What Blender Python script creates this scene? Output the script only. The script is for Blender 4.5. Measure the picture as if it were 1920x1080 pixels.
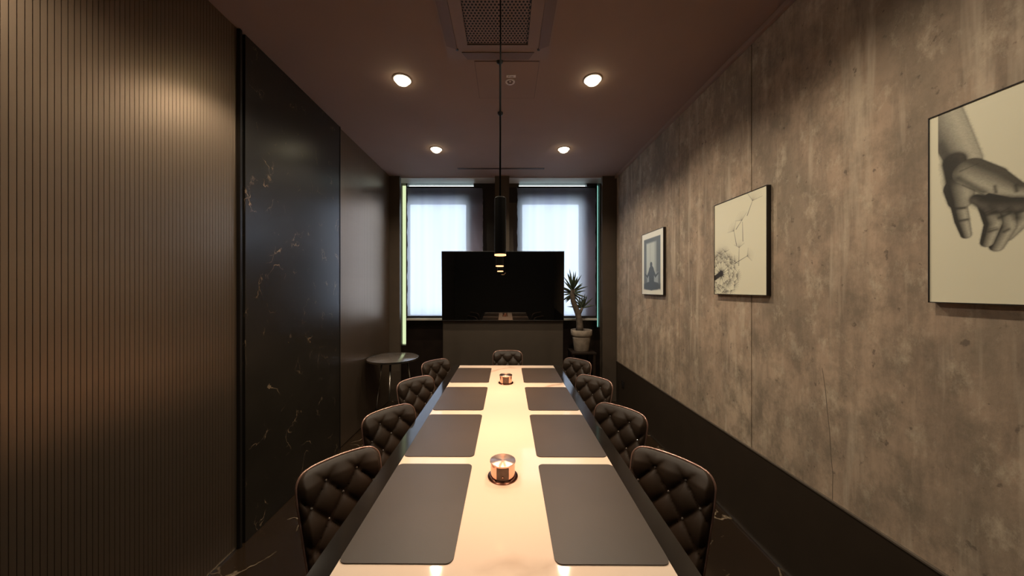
import bpy, bmesh, math, random
import numpy as np
from mathutils import Vector, Matrix

for o in list(bpy.data.objects):
    bpy.data.objects.remove(o, do_unlink=True)
scene = bpy.context.scene
COL = scene.collection
PI = math.pi
random.seed(7)

# ------------------------------------------------------------------ camera
CAMH = 1.55
cd = bpy.data.cameras.new('camera'); cam = bpy.data.objects.new('camera', cd); COL.objects.link(cam)
cd.sensor_width = 36.0; cd.lens = 600.0 / 1920.0 * 36.0
cd.shift_x = 12.0 / 1920.0; cd.shift_y = 1.0 / 1920.0
cd.clip_start = 0.02
cam.location = (0, 0, CAMH); cam.rotation_euler = (PI / 2, 0, 0)
scene.camera = cam

# ------------------------------------------------------------------ world, sun, exposure
w = bpy.data.worlds.new('sky'); scene.world = w; w.use_nodes = True
bg = w.node_tree.nodes['Background']
bg.inputs[0].default_value = (0.80, 0.90, 1.0, 1); bg.inputs[1].default_value = 5.0
sd = bpy.data.lights.new('sun', 'SUN'); sun = bpy.data.objects.new('sun', sd); COL.objects.link(sun)
sd.energy = 5.0; sd.angle = 0.02; sd.color = (1.0, 0.95, 0.72)
sun.rotation_euler = Vector((-0.10, -0.40, -0.90)).to_track_quat('-Z', 'Y').to_euler()
sun.location = (0, 8, 8)
vs = scene.view_settings
vs.view_transform = 'Standard'; vs.look = 'None'; vs.gamma = 1.0; vs.exposure = 0.0
vs.use_curve_mapping = False
P_PENDANT, P_DOWN = 29.0, 58.0

# ------------------------------------------------------------------ helpers
def mesh_obj(name, me, mats, parent=None, smooth=False):
    o = bpy.data.objects.new(name, me); COL.objects.link(o)
    for m in (mats if isinstance(mats, (list, tuple)) else [mats]):
        if m: me.materials.append(m)
    if smooth:
        for p in me.polygons: p.use_smooth = True
    if parent: o.parent = parent
    return o

def bm_obj(name, bm, mats, parent=None, smooth=False):
    bmesh.ops.recalc_face_normals(bm, faces=bm.faces)
    me = bpy.data.meshes.new(name); bm.to_mesh(me); bm.free()
    return mesh_obj(name, me, mats, parent, smooth)

def pd_obj(name, vs_, fs, mats, parent=None, smooth=False, recalc=True):
    me = bpy.data.meshes.new(name); me.from_pydata([tuple(v) for v in vs_], [], fs)
    if recalc:
        bm = bmesh.new(); bm.from_mesh(me); bmesh.ops.recalc_face_normals(bm, faces=bm.faces); bm.to_mesh(me); bm.free()
    return mesh_obj(name, me, mats, parent, smooth)

def box(bm, x0, x1, y0, y1, z0, z1, bev=0.0, seg=2):
    r = bmesh.ops.create_cube(bm, size=1.0)
    for v in r['verts']:
        v.co = Vector((x0 + (v.co.x + .5) * (x1 - x0), y0 + (v.co.y + .5) * (y1 - y0), z0 + (v.co.z + .5) * (z1 - z0)))
    if bev > 0:
        es = list({e for v in r['verts'] for e in v.link_edges})
        bmesh.ops.bevel(bm, geom=es, offset=bev, segments=seg, affect='EDGES', profile=0.5)

def box_obj(name, dims, mat, parent=None, bev=0.0, smooth=False):
    bm = bmesh.new(); box(bm, *dims, bev=bev)
    return bm_obj(name, bm, mat, parent, smooth)

def lathe(bm, prof, seg=32, c=(0, 0, 0), cap=True):
    rings = []
    for r, z in prof:
        rings.append([bm.verts.new((c[0] + r * math.cos(2 * PI * k / seg), c[1] + r * math.sin(2 * PI * k / seg), c[2] + z)) for k in range(seg)])
    for a, b in zip(rings[:-1], rings[1:]):
        for k in range(seg):
            bm.faces.new((a[k], a[(k + 1) % seg], b[(k + 1) % seg], b[k]))
    if cap:
        bm.faces.new(rings[0]); bm.faces.new(rings[-1])

def lathe_obj(name, prof, mat, parent=None, seg=32, c=(0, 0, 0), smooth=True, cap=True):
    bm = bmesh.new(); lathe(bm, prof, seg, c, cap)
    o = bm_obj(name, bm, mat, parent, smooth)
    if smooth: auto_smooth(o)
    return o

def auto_smooth(o, ang=40):
    me = o.data
    bm = bmesh.new(); bm.from_mesh(me)
    for e in bm.edges:
        if len(e.link_faces) == 2 and e.calc_face_angle(0) > math.radians(ang): e.smooth = False
    bm.to_mesh(me); bm.free()

def tube(bm, pts, rad, seg=8, closed=False, cap=True):
    pts = [Vector(p) for p in pts]; n = len(pts)
    rads = rad if isinstance(rad, (list, tuple)) else [rad] * n
    rings = []; up = Vector((0.13, 0.27, 0.95)).normalized()
    for i, p in enumerate(pts):
        a = pts[(i - 1) % n] if (closed or i > 0) else p
        b = pts[(i + 1) % n] if (closed or i < n - 1) else p
        t = (b - a).normalized()
        if abs(t.dot(up)) > 0.97: up = Vector((1, 0, 0.1)).normalized()
        s = t.cross(up).normalized(); u = s.cross(t).normalized(); up = u
        rings.append([bm.verts.new(p + rads[i] * (math.cos(2 * PI * k / seg) * s + math.sin(2 * PI * k / seg) * u)) for k in range(seg)])
    pr = list(zip(rings[:-1], rings[1:])) + ([(rings[-1], rings[0])] if closed else [])
    for a, b in pr:
        for k in range(seg):
            bm.faces.new((a[k], a[(k + 1) % seg], b[(k + 1) % seg], b[k]))
    if cap and not closed:
        bm.faces.new(rings[0]); bm.faces.new(rings[-1])

def tube_obj(name, pts, rad, mat, parent=None, seg=8, closed=False):
    bm = bmesh.new(); tube(bm, pts, rad, seg, closed)
    return bm_obj(name, bm, mat, parent, True)

def empty(name, loc=(0, 0, 0), rz=0.0):
    o = bpy.data.objects.new(name, None); COL.objects.link(o)
    o.location = loc; o.rotation_euler = (0, 0, rz); o.empty_display_size = 0.1
    return o

def tag(o, label, cat, group=None):
    o['label'] = label; o['category'] = cat
    if group: o['group'] = group
    return o

def struct(o, label=None, cat=None):
    o['kind'] = 'structure'
    if label: o['label'] = label
    if cat: o['category'] = cat
    return o

def copy_tree(o, parent=None):
    c = o.copy(); COL.objects.link(c); c.parent = parent
    for ch in list(o.children): copy_tree(ch, c)
    return c

def rounded_rect(x0, x1, y0, y1, r, n=6):
    out = []
    for cx, cy, a0 in ((x1 - r, y1 - r, 0), (x0 + r, y1 - r, PI / 2), (x0 + r, y0 + r, PI), (x1 - r, y0 + r, 1.5 * PI)):
        for k in range(n + 1):
            a = a0 + k * PI / 2 / n
            out.append((cx + r * math.cos(a), cy + r * math.sin(a)))
    return out

def prism(bm, pts, z0, z1):
    a = [bm.verts.new((p[0], p[1], z0)) for p in pts]; b = [bm.verts.new((p[0], p[1], z1)) for p in pts]
    n = len(pts)
    bm.faces.new(a[::-1]); bm.faces.new(b)
    for k in range(n): bm.faces.new((a[k], a[(k + 1) % n], b[(k + 1) % n], b[k]))

# ------------------------------------------------------------------ materials
def new_mat(name):
    m = bpy.data.materials.new(name); m.use_nodes = True
    nt = m.node_tree; return m, nt, nt.nodes['Principled BSDF']

def N(nt, t, **kw):
    n = nt.nodes.new(t)
    for k, v in kw.items():
        if hasattr(n, k): setattr(n, k, v)
        else: n.inputs[k].default_value = v
    return n

def ramp(nt, stops, src=None):
    r = nt.nodes.new('ShaderNodeValToRGB'); e = r.color_ramp.elements
    while len(e) < len(stops): e.new(0.5)
    for i, (p, c) in enumerate(stops):
        e[i].position = p; e[i].color = c if len(c) == 4 else (*c, 1)
    if src is not None: nt.links.new(src, r.inputs[0])
    return r

def mixc(nt, fac, a, b, mode='MIX'):
    m = nt.nodes.new('ShaderNodeMix'); m.data_type = 'RGBA'; m.blend_type = mode
    for s, v in ((m.inputs[0], fac), (m.inputs[6], a), (m.inputs[7], b)):
        if hasattr(v, 'is_linked'): nt.links.new(v, s)
        elif isinstance(v, (int, float)): s.default_value = v
        else: s.default_value = (*v, 1)
    return m.outputs[2]

def pmat(name, col, rough=0.5, metal=0.0, var=0.12, scale=8.0, bump=0.0, bscale=60.0, spec=0.5, coat=0.0):
    m, nt, b = new_mat(name)
    tc = N(nt, 'ShaderNodeTexCoord')
    n = N(nt, 'ShaderNodeTexNoise'); n.inputs['Scale'].default_value = scale; n.inputs['Detail'].default_value = 4
    nt.links.new(tc.outputs['Object'], n.inputs['Vector'])
    lo = [c * (1 - var) for c in col]; hi = [min(1, c * (1 + var)) for c in col]
    r = ramp(nt, [(0.3, lo), (0.7, hi)], n.outputs[0])
    nt.links.new(r.outputs[0], b.inputs['Base Color'])
    b.inputs['Roughness'].default_value = rough; b.inputs['Metallic'].default_value = metal
    b.inputs['Specular IOR Level'].default_value = spec; b.inputs['Coat Weight'].default_value = coat
    if bump > 0:
        n2 = N(nt, 'ShaderNodeTexNoise'); n2.inputs['Scale'].default_value = bscale
        nt.links.new(tc.outputs['Object'], n2.inputs['Vector'])
        bp = N(nt, 'ShaderNodeBump'); bp.inputs['Strength'].default_value = bump; bp.inputs['Distance'].default_value = 0.002
        nt.links.new(n2.outputs[0], bp.inputs['Height']); nt.links.new(bp.outputs[0], b.inputs['Normal'])
    return m

def emat(name, col, strength):
    m, nt, b = new_mat(name)
    b.inputs['Base Color'].default_value = (*col, 1)
    b.inputs['Emission Color'].default_value = (*col, 1); b.inputs['Emission Strength'].default_value = strength
    return m

def marble_mat(name, base, vein, rough, scale, width, mask_lo, base2=None, spec=0.5):
    m, nt, b = new_mat(name)
    tc = N(nt, 'ShaderNodeTexCoord')
    n1 = N(nt, 'ShaderNodeTexNoise'); n1.inputs['Scale'].default_value = scale * 0.9; n1.inputs['Detail'].default_value = 6
    nt.links.new(tc.outputs['Object'], n1.inputs['Vector'])
    ad = N(nt, 'ShaderNodeVectorMath', operation='MULTIPLY_ADD'); ad.inputs[1].default_value = (0.5, 0.5, 0.5)
    nt.links.new(n1.outputs['Color'], ad.inputs[0]); nt.links.new(tc.outputs['Object'], ad.inputs[2])
    vo = N(nt, 'ShaderNodeTexVoronoi', feature='DISTANCE_TO_EDGE'); vo.inputs['Scale'].default_value = scale
    nt.links.new(ad.outputs[0], vo.inputs['Vector'])
    r1 = ramp(nt, [(0.0, (1, 1, 1)), (width, (0, 0, 0))], vo.outputs['Distance'])
    n2 = N(nt, 'ShaderNodeTexNoise'); n2.inputs['Scale'].default_value = scale * 1.7; n2.inputs['Detail'].default_value = 5
    nt.links.new(tc.outputs['Object'], n2.inputs['Vector'])
    r2 = ramp(nt, [(mask_lo, (0, 0, 0)), (mask_lo + 0.15, (1, 1, 1))], n2.outputs[0])
    mu = N(nt, 'ShaderNodeMath', operation='MULTIPLY')
    nt.links.new(r1.outputs[0], mu.inputs[0]); nt.links.new(r2.outputs[0], mu.inputs[1])
    n3 = N(nt, 'ShaderNodeTexNoise'); n3.inputs['Scale'].default_value = scale * 0.7; n3.inputs['Detail'].default_value = 3
    nt.links.new(tc.outputs['Object'], n3.inputs['Vector'])
    bc = mixc(nt, n3.outputs[0], base, base2 or base)
    nt.links.new(mixc(nt, mu.outputs[0], bc, vein), b.inputs['Base Color'])
    b.inputs['Roughness'].default_value = rough; b.inputs['Specular IOR Level'].default_value = spec
    return m

def concrete_mat():
    m, nt, b = new_mat('raw_concrete')
    tc = N(nt, 'ShaderNodeTexCoord')
    def noise(sc, det, vscale, rough=0.6):
        mp = N(nt, 'ShaderNodeMapping'); mp.inputs['Scale'].default_value = vscale
        nt.links.new(tc.outputs['Object'], mp.inputs[0])
        n = N(nt, 'ShaderNodeTexNoise'); n.inputs['Scale'].default_value = sc; n.inputs['Detail'].default_value = det; n.inputs['Roughness'].default_value = rough
        nt.links.new(mp.outputs[0], n.inputs['Vector']); return n.outputs[0]
    big = noise(1.6, 6, (1, 1, 0.7))
    c1 = ramp(nt, [(0.32, (0.26, 0.205, 0.150)), (0.5, (0.40, 0.29, 0.208)), (0.68, (0.52, 0.39, 0.28))], big).outputs[0]
    blot = noise(8.0, 10, (1, 1, 0.75), 0.75)
    c2 = mixc(nt, ramp(nt, [(0.42, (0, 0, 0)), (0.62, (0.85, 0.85, 0.85))], blot).outputs[0], c1, (0.21, 0.165, 0.12))
    pale = noise(11.0, 9, (1, 1.0, 0.6), 0.75)
    c2b = mixc(nt, ramp(nt, [(0.53, (0, 0, 0)), (0.68, (0.7, 0.7, 0.7))], pale).outputs[0], c2, (0.56, 0.46, 0.34))
    strk = noise(8.0, 8, (1, 1, 0.16), 0.7)
    c3 = mixc(nt, ramp(nt, [(0.47, (0, 0, 0)), (0.66, (0.62, 0.62, 0.62))], strk).outputs[0], c2b, (0.18, 0.138, 0.104))
    strk2 = noise(14.0, 4, (1, 1, 0.07))
    c3b = mixc(nt, ramp(nt, [(0.55, (0, 0, 0)), (0.70, (0.6, 0.6, 0.6))], strk2).outputs[0], c3, (0.55, 0.45, 0.34))
    pit = noise(26.0, 3, (1, 1, 0.8))
    c4 = mixc(nt, ramp(nt, [(0.66, (0, 0, 0)), (0.72, (0.7, 0.7, 0.7))], pit).outputs[0], c3b, (0.12, 0.09, 0.07))
    nt.links.new(c4, b.inputs['Base Color'])
    b.inputs['Roughness'].default_value = 0.72; b.inputs['Specular IOR Level'].default_value = 0.3
    bp = N(nt, 'ShaderNodeBump'); bp.inputs['Strength'].default_value = 0.35; bp.inputs['Distance'].default_value = 0.005
    nt.links.new(blot, bp.inputs['Height']); nt.links.new(bp.outputs[0], b.inputs['Normal'])
    return m

def shade_mat():
    m = bpy.data.materials.new('shade_fabric'); m.use_nodes = True; nt = m.node_tree
    nt.nodes.remove(nt.nodes['Principled BSDF']); out = nt.nodes['Material Output']
    tc = N(nt, 'ShaderNodeTexCoord')
    mp = N(nt, 'ShaderNodeMapping'); mp.inputs['Scale'].default_value = (5, 1, 0.15)
    nt.links.new(tc.outputs['Object'], mp.inputs[0])
    n = N(nt, 'ShaderNodeTexNoise'); n.inputs['Scale'].default_value = 1.0
    nt.links.new(mp.outputs[0], n.inputs['Vector'])
    r = ramp(nt, [(0.35, (0.66, 0.61, 0.80)), (0.65, (0.82, 0.77, 0.90))], n.outputs[0])
    tl = N(nt, 'ShaderNodeBsdfTranslucent'); df = N(nt, 'ShaderNodeBsdfDiffuse'); tr = N(nt, 'ShaderNodeBsdfTransparent')
    nt.links.new(r.outputs[0], tl.inputs[0]); nt.links.new(r.outputs[0], tr.inputs[0])
    df.inputs[0].default_value = (0.16, 0.15, 0.16, 1)
    m1 = N(nt, 'ShaderNodeMixShader'); m1.inputs[0].default_value = 0.60
    nt.links.new(df.outputs[0], m1.inputs[1]); nt.links.new(tl.outputs[0], m1.inputs[2])
    m2 = N(nt, 'ShaderNodeMixShader'); m2.inputs[0].default_value = 0.16
    nt.links.new(m1.outputs[0], m2.inputs[1]); nt.links.new(tr.outputs[0], m2.inputs[2])
    nt.links.new(m2.outputs[0], out.inputs[0])
    return m

def glass_mat(name='tinted_window_glass', tint=(0.90, 0.97, 0.94, 1)):
    m = bpy.data.materials.new(name); m.use_nodes = True; nt = m.node_tree
    nt.nodes.remove(nt.nodes['Principled BSDF']); out = nt.nodes['Material Output']
    tr = N(nt, 'ShaderNodeBsdfTransparent'); tr.inputs[0].default_value = tint
    gl = N(nt, 'ShaderNodeBsdfGlossy'); gl.inputs['Roughness'].default_value = 0.02
    fr = N(nt, 'ShaderNodeFresnel'); fr.inputs[0].default_value = 1.45
    mx = N(nt, 'ShaderNodeMixShader')
    nt.links.new(fr.outputs[0], mx.inputs[0]); nt.links.new(tr.outputs[0], mx.inputs[1]); nt.links.new(gl.outputs[0], mx.inputs[2])
    nt.links.new(mx.outputs[0], out.inputs[0])
    return m

def print_mat(name, rough=0.45):
    m, nt, b = new_mat(name)
    a = N(nt, 'ShaderNodeVertexColor'); a.layer_name = 'ink'
    nt.links.new(a.outputs[0], b.inputs['Base Color']); b.inputs['Roughness'].default_value = rough
    return m

def brushed_top_mat():
    m, nt, b = new_mat('radial_brushed_copper')
    b.inputs['Base Color'].default_value = (0.90, 0.60, 0.48, 1); b.inputs['Metallic'].default_value = 1
    b.inputs['Roughness'].default_value = 0.33; b.inputs['Anisotropic'].default_value = 0.85
    tg = N(nt, 'ShaderNodeTangent', direction_type='RADIAL', axis='Z')
    nt.links.new(tg.outputs[0], b.inputs['Tangent']); b.inputs['Anisotropic Rotation'].default_value = 0.25
    tc = N(nt, 'ShaderNodeTexCoord'); n = N(nt, 'ShaderNodeTexNoise'); n.inputs['Scale'].default_value = 40
    nt.links.new(tc.outputs['Object'], n.inputs['Vector'])
    r = ramp(nt, [(0.3, (0.30, 0.30, 0.30)), (0.7, (0.36, 0.36, 0.36))], n.outputs[0]); nt.links.new(r.outputs[0], b.inputs['Roughness'])
    return m

M = {}
M['ceiling'] = pmat('taupe_ceiling_paint', (0.315, 0.205, 0.160), 0.85, var=0.05, scale=2)
M['slat'] = pmat('brown_lacquered_slat', (0.29, 0.212, 0.150), 0.35, metal=0.9, var=0.08, scale=3)
M['groove'] = pmat('dark_groove', (0.045, 0.032, 0.022), 0.6)
M['black_marble'] = marble_mat('dark_emperador_marble', (0.010, 0.008, 0.006), (0.36, 0.24, 0.145), 0.30, 4.6, 0.016, 0.55, (0.022, 0.017, 0.012), 0.7)
M['floor_marble'] = marble_mat('brown_floor_marble', (0.018, 0.0105, 0.006), (0.30, 0.225, 0.15), 0.16, 2.6, 0.016, 0.50, (0.030, 0.018, 0.010))
M['white_marble'] = marble_mat('white_table_marble', (0.80, 0.63, 0.50), (0.56, 0.40, 0.30), 0.05, 1.1, 0.03, 0.52, (0.83, 0.66, 0.53))
M['crack'] = pmat('dark_concrete_crack', (0.17, 0.13, 0.10), 0.8)
M['concrete'] = concrete_mat()
M['plinth'] = pmat('dark_brown_plinth', (0.026, 0.0165, 0.0095), 0.6, var=0.08, spec=0.3)
M['plinth_top'] = pmat('brown_ledge', (0.09, 0.068, 0.05), 0.5)
M['taupe'] = pmat('taupe_panel', (0.052, 0.038, 0.026), 0.55, var=0.06)
M['column'] = pmat('brown_column_paint', (0.070, 0.050, 0.034), 0.6, var=0.06)
M['dark_wood'] = pmat('very_dark_wood', (0.018, 0.011, 0.008), 0.35, var=0.25)
M['reveal'] = pmat('taupe_window_reveal', (0.20, 0.18, 0.14), 0.6, var=0.04)
M['sill'] = pmat('pale_stone_sill', (0.55, 0.52, 0.46), 0.4)
M['frame_gloss'] = pmat('black_gloss_frame', (0.016, 0.013, 0.011), 0.10, var=0.1)
M['black'] = pmat('matte_black', (0.010, 0.009, 0.008), 0.45)
M['black_metal'] = pmat('black_satin_metal', (0.012, 0.010, 0.009), 0.30)
M['tube_black'] = pmat('matte_black_tube', (0.003, 0.0025, 0.002), 0.5, spec=0.1)
M['screen'] = pmat('gloss_screen', (0.002, 0.002, 0.002), 0.02, var=0.0, spec=1.0, coat=1.0)
M['mat'] = pmat('taupe_leather', (0.054, 0.038, 0.028), 0.45, var=0.07, scale=5, bump=0.08, bscale=300)
M['velvet'] = pmat('brown_leather_upholstery', (0.029, 0.017, 0.010), 0.5, var=0.12, scale=10, bump=0.05, bscale=250, spec=0.3)
M['chair_back'] = pmat('dark_chair_shell', (0.035, 0.023, 0.016), 0.5)
M['piping'] = pmat('rose_metallic_piping', (0.42, 0.25, 0.20), 0.28, metal=0.7, var=0.05)
M['crystal'] = pmat('crystal_button', (0.30, 0.26, 0.23), 0.12, metal=0.6, var=0.05)
M['copper'] = pmat('polished_copper', (0.88, 0.50, 0.38), 0.16, metal=1.0, var=0.03)
M['copper_top'] = brushed_top_mat()
M['copper_dark'] = pmat('dark_copper_ring', (0.14, 0.055, 0.035), 0.25, metal=1.0)
M['tower_reflection'] = pmat('dark_reflection_plate', (0.15, 0.095, 0.075), 0.4, metal=0.5, var=0.15, scale=40)
M['chrome'] = pmat('satin_steel', (0.50, 0.47, 0.42), 0.25, metal=1.0, var=0.03)
M['side_top'] = pmat('grey_side_table_top', (0.11, 0.092, 0.08), 0.14, var=0.15, scale=6)
M['pot'] = pmat('weathered_clay_pot', (0.30, 0.24, 0.185), 0.8, var=0.25, scale=14, bump=0.3, bscale=40)
M['soil'] = pmat('potting_soil', (0.03, 0.02, 0.014), 0.95, var=0.4, scale=60)
M['trunk'] = pmat('yucca_trunk', (0.10, 0.075, 0.055), 0.85, var=0.3, scale=30, bump=0.5, bscale=50)
M['leaf'] = pmat('yucca_leaf', (0.040, 0.055, 0.030), 0.45, var=0.25)
M['paper'] = pmat('cream_canvas', (0.74, 0.70, 0.53), 0.6, var=0.02)
M['frame_black'] = pmat('black_frame_wood', (0.012, 0.008, 0.006), 0.4)
M['white_plastic'] = pmat('white_plastic', (0.85, 0.74, 0.68), 0.4, var=0.02)
M['ac'] = pmat('brown_painted_plastic', (0.29, 0.19, 0.148), 0.6, var=0.03)
M['ac_dark'] = pmat('brown_flap', (0.19, 0.115, 0.085), 0.55, var=0.03)
M['socket'] = pmat('dark_socket', (0.012, 0.010, 0.009), 0.35)
M['shade'] = shade_mat(); M['glass'] = glass_mat(); M['leak_lime'] = glass_mat('lime_light_leak_glass', (.45, .46, .33, 1)); M['leak_teal'] = glass_mat('teal_light_leak_glass', (.28, .40, .35, 1))  # lime and teal panes carry the colour of light leaking past the shades
M['head'] = pmat('pale_head_lining', (.75, .76, .78), .6, var=.03)
M['lamp'] = emat('downlight_lens', (1.0, 0.88, 0.58), 12.0)
M['pend_lamp'] = emat('pendant_lens', (1.0, 0.50, 0.22), 2.2)
M['print'] = print_mat('printed_ink')

# ------------------------------------------------------------------ room shell
XL, XR, YB, YF, ZC = -1.60, 1.53, -1.60, 4.41, 3.10
YW = 4.70     # face of the window wall inside the bay
struct(box_obj('floor', (XL - .2, XR + .2, YB - .1, 4.80, -0.12, 0.0), M['floor_marble']), 'dark brown marble floor with pale veins', 'floor')
struct(box_obj('ceiling', (XL - .2, XR + .2, YB - .1, 4.80, ZC, ZC + .12), M['ceiling']), 'matte taupe brown ceiling', 'ceiling')

wl = struct(box_obj('wall_left', (XL - .2, XL - .012, YB, 4.80, 0, ZC), M['groove']), 'brown slatted left wall with glossy vertical slats', 'wall')
PITCH = 0.0175
def slat_mesh():
    hw = PITCH / 2 - 0.0006; c = 0.0005; x0, x1 = XL - .0125, XL
    prof = [(x0, -hw), (x1 - c, -hw), (x1, -hw + c), (x1, hw - c), (x1 - c, hw), (x0, hw)]
    vv = [(p[0], p[1], 0.012) for p in prof] + [(p[0], p[1], ZC) for p in prof]
    n = len(prof); ff = [(k, (k + 1) % n, n + (k + 1) % n, n + k) for k in range(n)] + [tuple(range(n))[::-1], tuple(range(n, 2 * n))]
    return vv, ff
MAR0, MAR1 = 1.905, 3.07
ys = []
y = MAR0 - PITCH / 2
while y > YB + .01: ys.append(y); y -= PITCH
y = MAR1 + PITCH / 2
while y < YF - .004: ys.append(y); y += PITCH
vv, ff = slat_mesh()
s0 = pd_obj('slat', vv, ff, M['slat'], wl); s0.location.y = ys[0]
for y in ys[1:]:
    s = s0.copy(); COL.objects.link(s); s.location.y = y
slab = box_obj('marble_slab', (XL - .012, XL + .014, MAR0 + .045, MAR1 - .012, 0.0, ZC - .001), M['black_marble'], wl, bev=.002)
box_obj('edge_profile', (XL - .012, XL + .020, MAR0, MAR0 + .016, 0.0, ZC - .001), M['black_metal'], wl, bev=.002)
box_obj('shadow_gap', (XL - .012, XL - .004, MAR0 + .016, MAR0 + .045, 0.0, ZC - .001), M['frame_gloss'], wl)
box_obj('edge_profile', (XL - .012, XL + .018, MAR1 - .012, MAR1, 0.0, ZC - .001), M['black_metal'], wl, bev=.002)
struct(box_obj('baseboard_left', (XL - .012, XL + .004, YB, MAR0 - .002, 0.0, 0.012), M['chrome']), 'thin satin metal strip along foot of the left wall', 'baseboard')

wr = struct(box_obj('wall_right', (XR + .012, XR + .2, YB, 4.80, 0, ZC), M['groove']), 'raw board-marked concrete right wall', 'wall')
PL = 0.56
for a, b in ((YB, 0.35), (0.354, 1.9875), (1.9925, 2.818), (2.822, 4.40)):
    box_obj('concrete_panel', (XR - .001, XR + .013, a, b, PL - .02, ZC - .001), M['concrete'], wr, bev=.002)
def crack(pts, wd):
    vv = []; ff = []
    for k, (px, py) in enumerate(pts):
        Y = XR * 600.0 / (px - 948.0); z = CAMH + (541.0 - py) / 600.0 * Y; t = wd * (.5 + .5 * math.sin(k * 1.9) ** 2)
        vv += [(XR - .0018, Y - t, z), (XR - .0018, Y + t, z), (XR + .002, Y + t, z), (XR + .002, Y - t, z)]
    for k in range(len(pts) - 1):
        for q in range(4): ff.append((4 * k + q, 4 * k + (q + 1) % 4, 4 * k + 4 + (q + 1) % 4, 4 * k + 4 + q))
    pd_obj('hairline_crack', vv, ff, M['crack'], wr)
crack([(1542, 690), (1548, 730), (1552, 775), (1556, 810), (1558, 850), (1562, 890), (1561, 938)], .0014)
crack([(1160, 622), (1166, 614), (1176, 604), (1190, 592), (1204, 584), (1226, 574)], .004)
box_obj('base_panel', (XR - .006, XR + .013, YB, 4.41, 0.0, PL - .012), M['plinth'], wr, bev=.002)
box_obj('base_ledge', (XR - .010, XR + .013, YB, 4.41, PL - .012, PL), M['plinth_top'], wr, bev=.003)
struct(box_obj('trim_1', (XR - .028, XR - .001, YB, 4.41, ZC - .035, ZC - .001), M['ceiling'], bev=.004), 'thin taupe strip where concrete wall meets ceiling', 'trim')
struct(box_obj('trim_2', (XR - .014, XR - .006, YB, 4.41, 0.0, 0.012), M['chrome']), 'thin metal strip along foot of the right base panel', 'trim')

struct(box_obj('wall_back', (XL - .2, XR + .2, YB - .1, YB, 0, ZC), M['taupe']), 'plain taupe wall behind the camera', 'wall')

wf = struct(empty('wall_far'), 'far wall with two shaded window bays and brown columns', 'wall')
def wbox(name, dims, mat, bev=0): return box_obj(name, dims, mat, wf, bev)
wbox('column', (XL - .012, -1.46, YF, 4.47, 0, ZC), M['column'])
wbox('column', (1.335, XR + .012, YF, 4.47, 0, ZC), M['column'])
wbox('pillar', (-0.147, 0.050, YF, 4.80, 0, ZC), M['column'])
wbox('reveal_lining', (XL - .012, XL, 4.47, YW, 0, ZC), M['reveal'])
wbox('reveal_lining', (XR, XR + .012, 4.47, YW, 0, ZC), M['reveal'])
wbox('head_lining', (XL, -.147, 4.475, YW, ZC - .006, ZC), M['head'])
wbox('head_lining', (.05, XR, 4.475, YW, ZC - .006, ZC), M['head'])
# openings: main (x0,x1,z0,z1) and transom per bay
ZM0, ZM1, ZT0, ZT1 = 1.127, 2.81, 3.035, 3.092
bays = [(XL - .012, -0.147, -1.430, -0.572, -1.443, -0.47), (0.05, XR + .012, 0.235, 1.097, 0.196, 1.19)]
LEAK_SLITS = [(-1.545, -1.462, .72), (1.345, 1.385, .98)]  # invented slits, glazed to imitate daylight leaking beside the shades
for i, (b0, b1, m0, m1, t0, t1) in enumerate(bays):
    q0, q1, qz = LEAK_SLITS[i]
    a0, a1 = (q1, b1) if i == 0 else (b0, q0)          # wall between the added light-leak slit and the pillar
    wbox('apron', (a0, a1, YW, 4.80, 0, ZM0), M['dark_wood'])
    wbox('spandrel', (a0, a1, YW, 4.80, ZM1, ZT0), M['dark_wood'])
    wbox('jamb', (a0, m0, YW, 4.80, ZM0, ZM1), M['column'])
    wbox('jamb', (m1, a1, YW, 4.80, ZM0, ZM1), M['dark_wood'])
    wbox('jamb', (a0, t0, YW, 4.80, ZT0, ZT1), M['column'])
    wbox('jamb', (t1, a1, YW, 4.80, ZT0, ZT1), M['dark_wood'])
    c0, c1 = (b0, q0) if i == 0 else (q1, b1)
    wbox('jamb', (c0, c1, YW, 4.80, 0, ZT1), M['column'])
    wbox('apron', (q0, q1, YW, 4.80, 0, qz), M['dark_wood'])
    wbox('jamb_reflector', (m1 + .001, (-.335, 1.295)[i], YW - .006, YW, ZM0, ZM1 - .02), M['head'])  # pale strip added to bounce light onto the shade beside the pane
    wbox('lintel', (b0, b1, YW, 4.80, ZT1, ZC), M['column'])
    wbox('sill', (-1.405 if i == 0 else b0, b1 if i == 0 else 1.30, 4.54, YW + .02, ZM0 - .03, ZM0), M['sill'], .003)
    wn = struct(empty('window_%d' % (i + 1), ((m0 + m1) / 2, YW + .05, ZM0)), ('left' if i == 0 else 'right') + ' bay window with tinted glass behind the roller shade', 'window')
    bm = bmesh.new()
    for d in ((m0, m0 + .012, ZM0, ZM1), (m1 - .012, m1, ZM0, ZM1), (m0, m1, ZM0, ZM0 + .03), (m0, m1, ZM1 - .012, ZM1)):
        box(bm, d[0], d[1], YW + .03, YW + .07, d[2], d[3])
    f = bm_obj('window_frame', bm, M['black_metal']); g = box_obj('pane', (m0 + .01, m1 - .01, YW + .046, YW + .054, ZM0 + .02, ZM1 - .01), M['glass'])
    g2 = box_obj('transom_pane', (t0, t1, YW + .046, YW + .054, ZT0, ZT1), M['glass'])
    g3 = box_obj('added_leak_pane', (q0, q1, YW + .046, YW + .054, qz, ZT1), M['leak_lime'] if i == 0 else M['leak_teal'])  # coloured pane added in place of light falling on the reveal
    for q in (f, g, g2, g3):
        q.parent = wn; q.matrix_parent_inverse = Matrix.Translation(wn.location).inverted()

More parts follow.
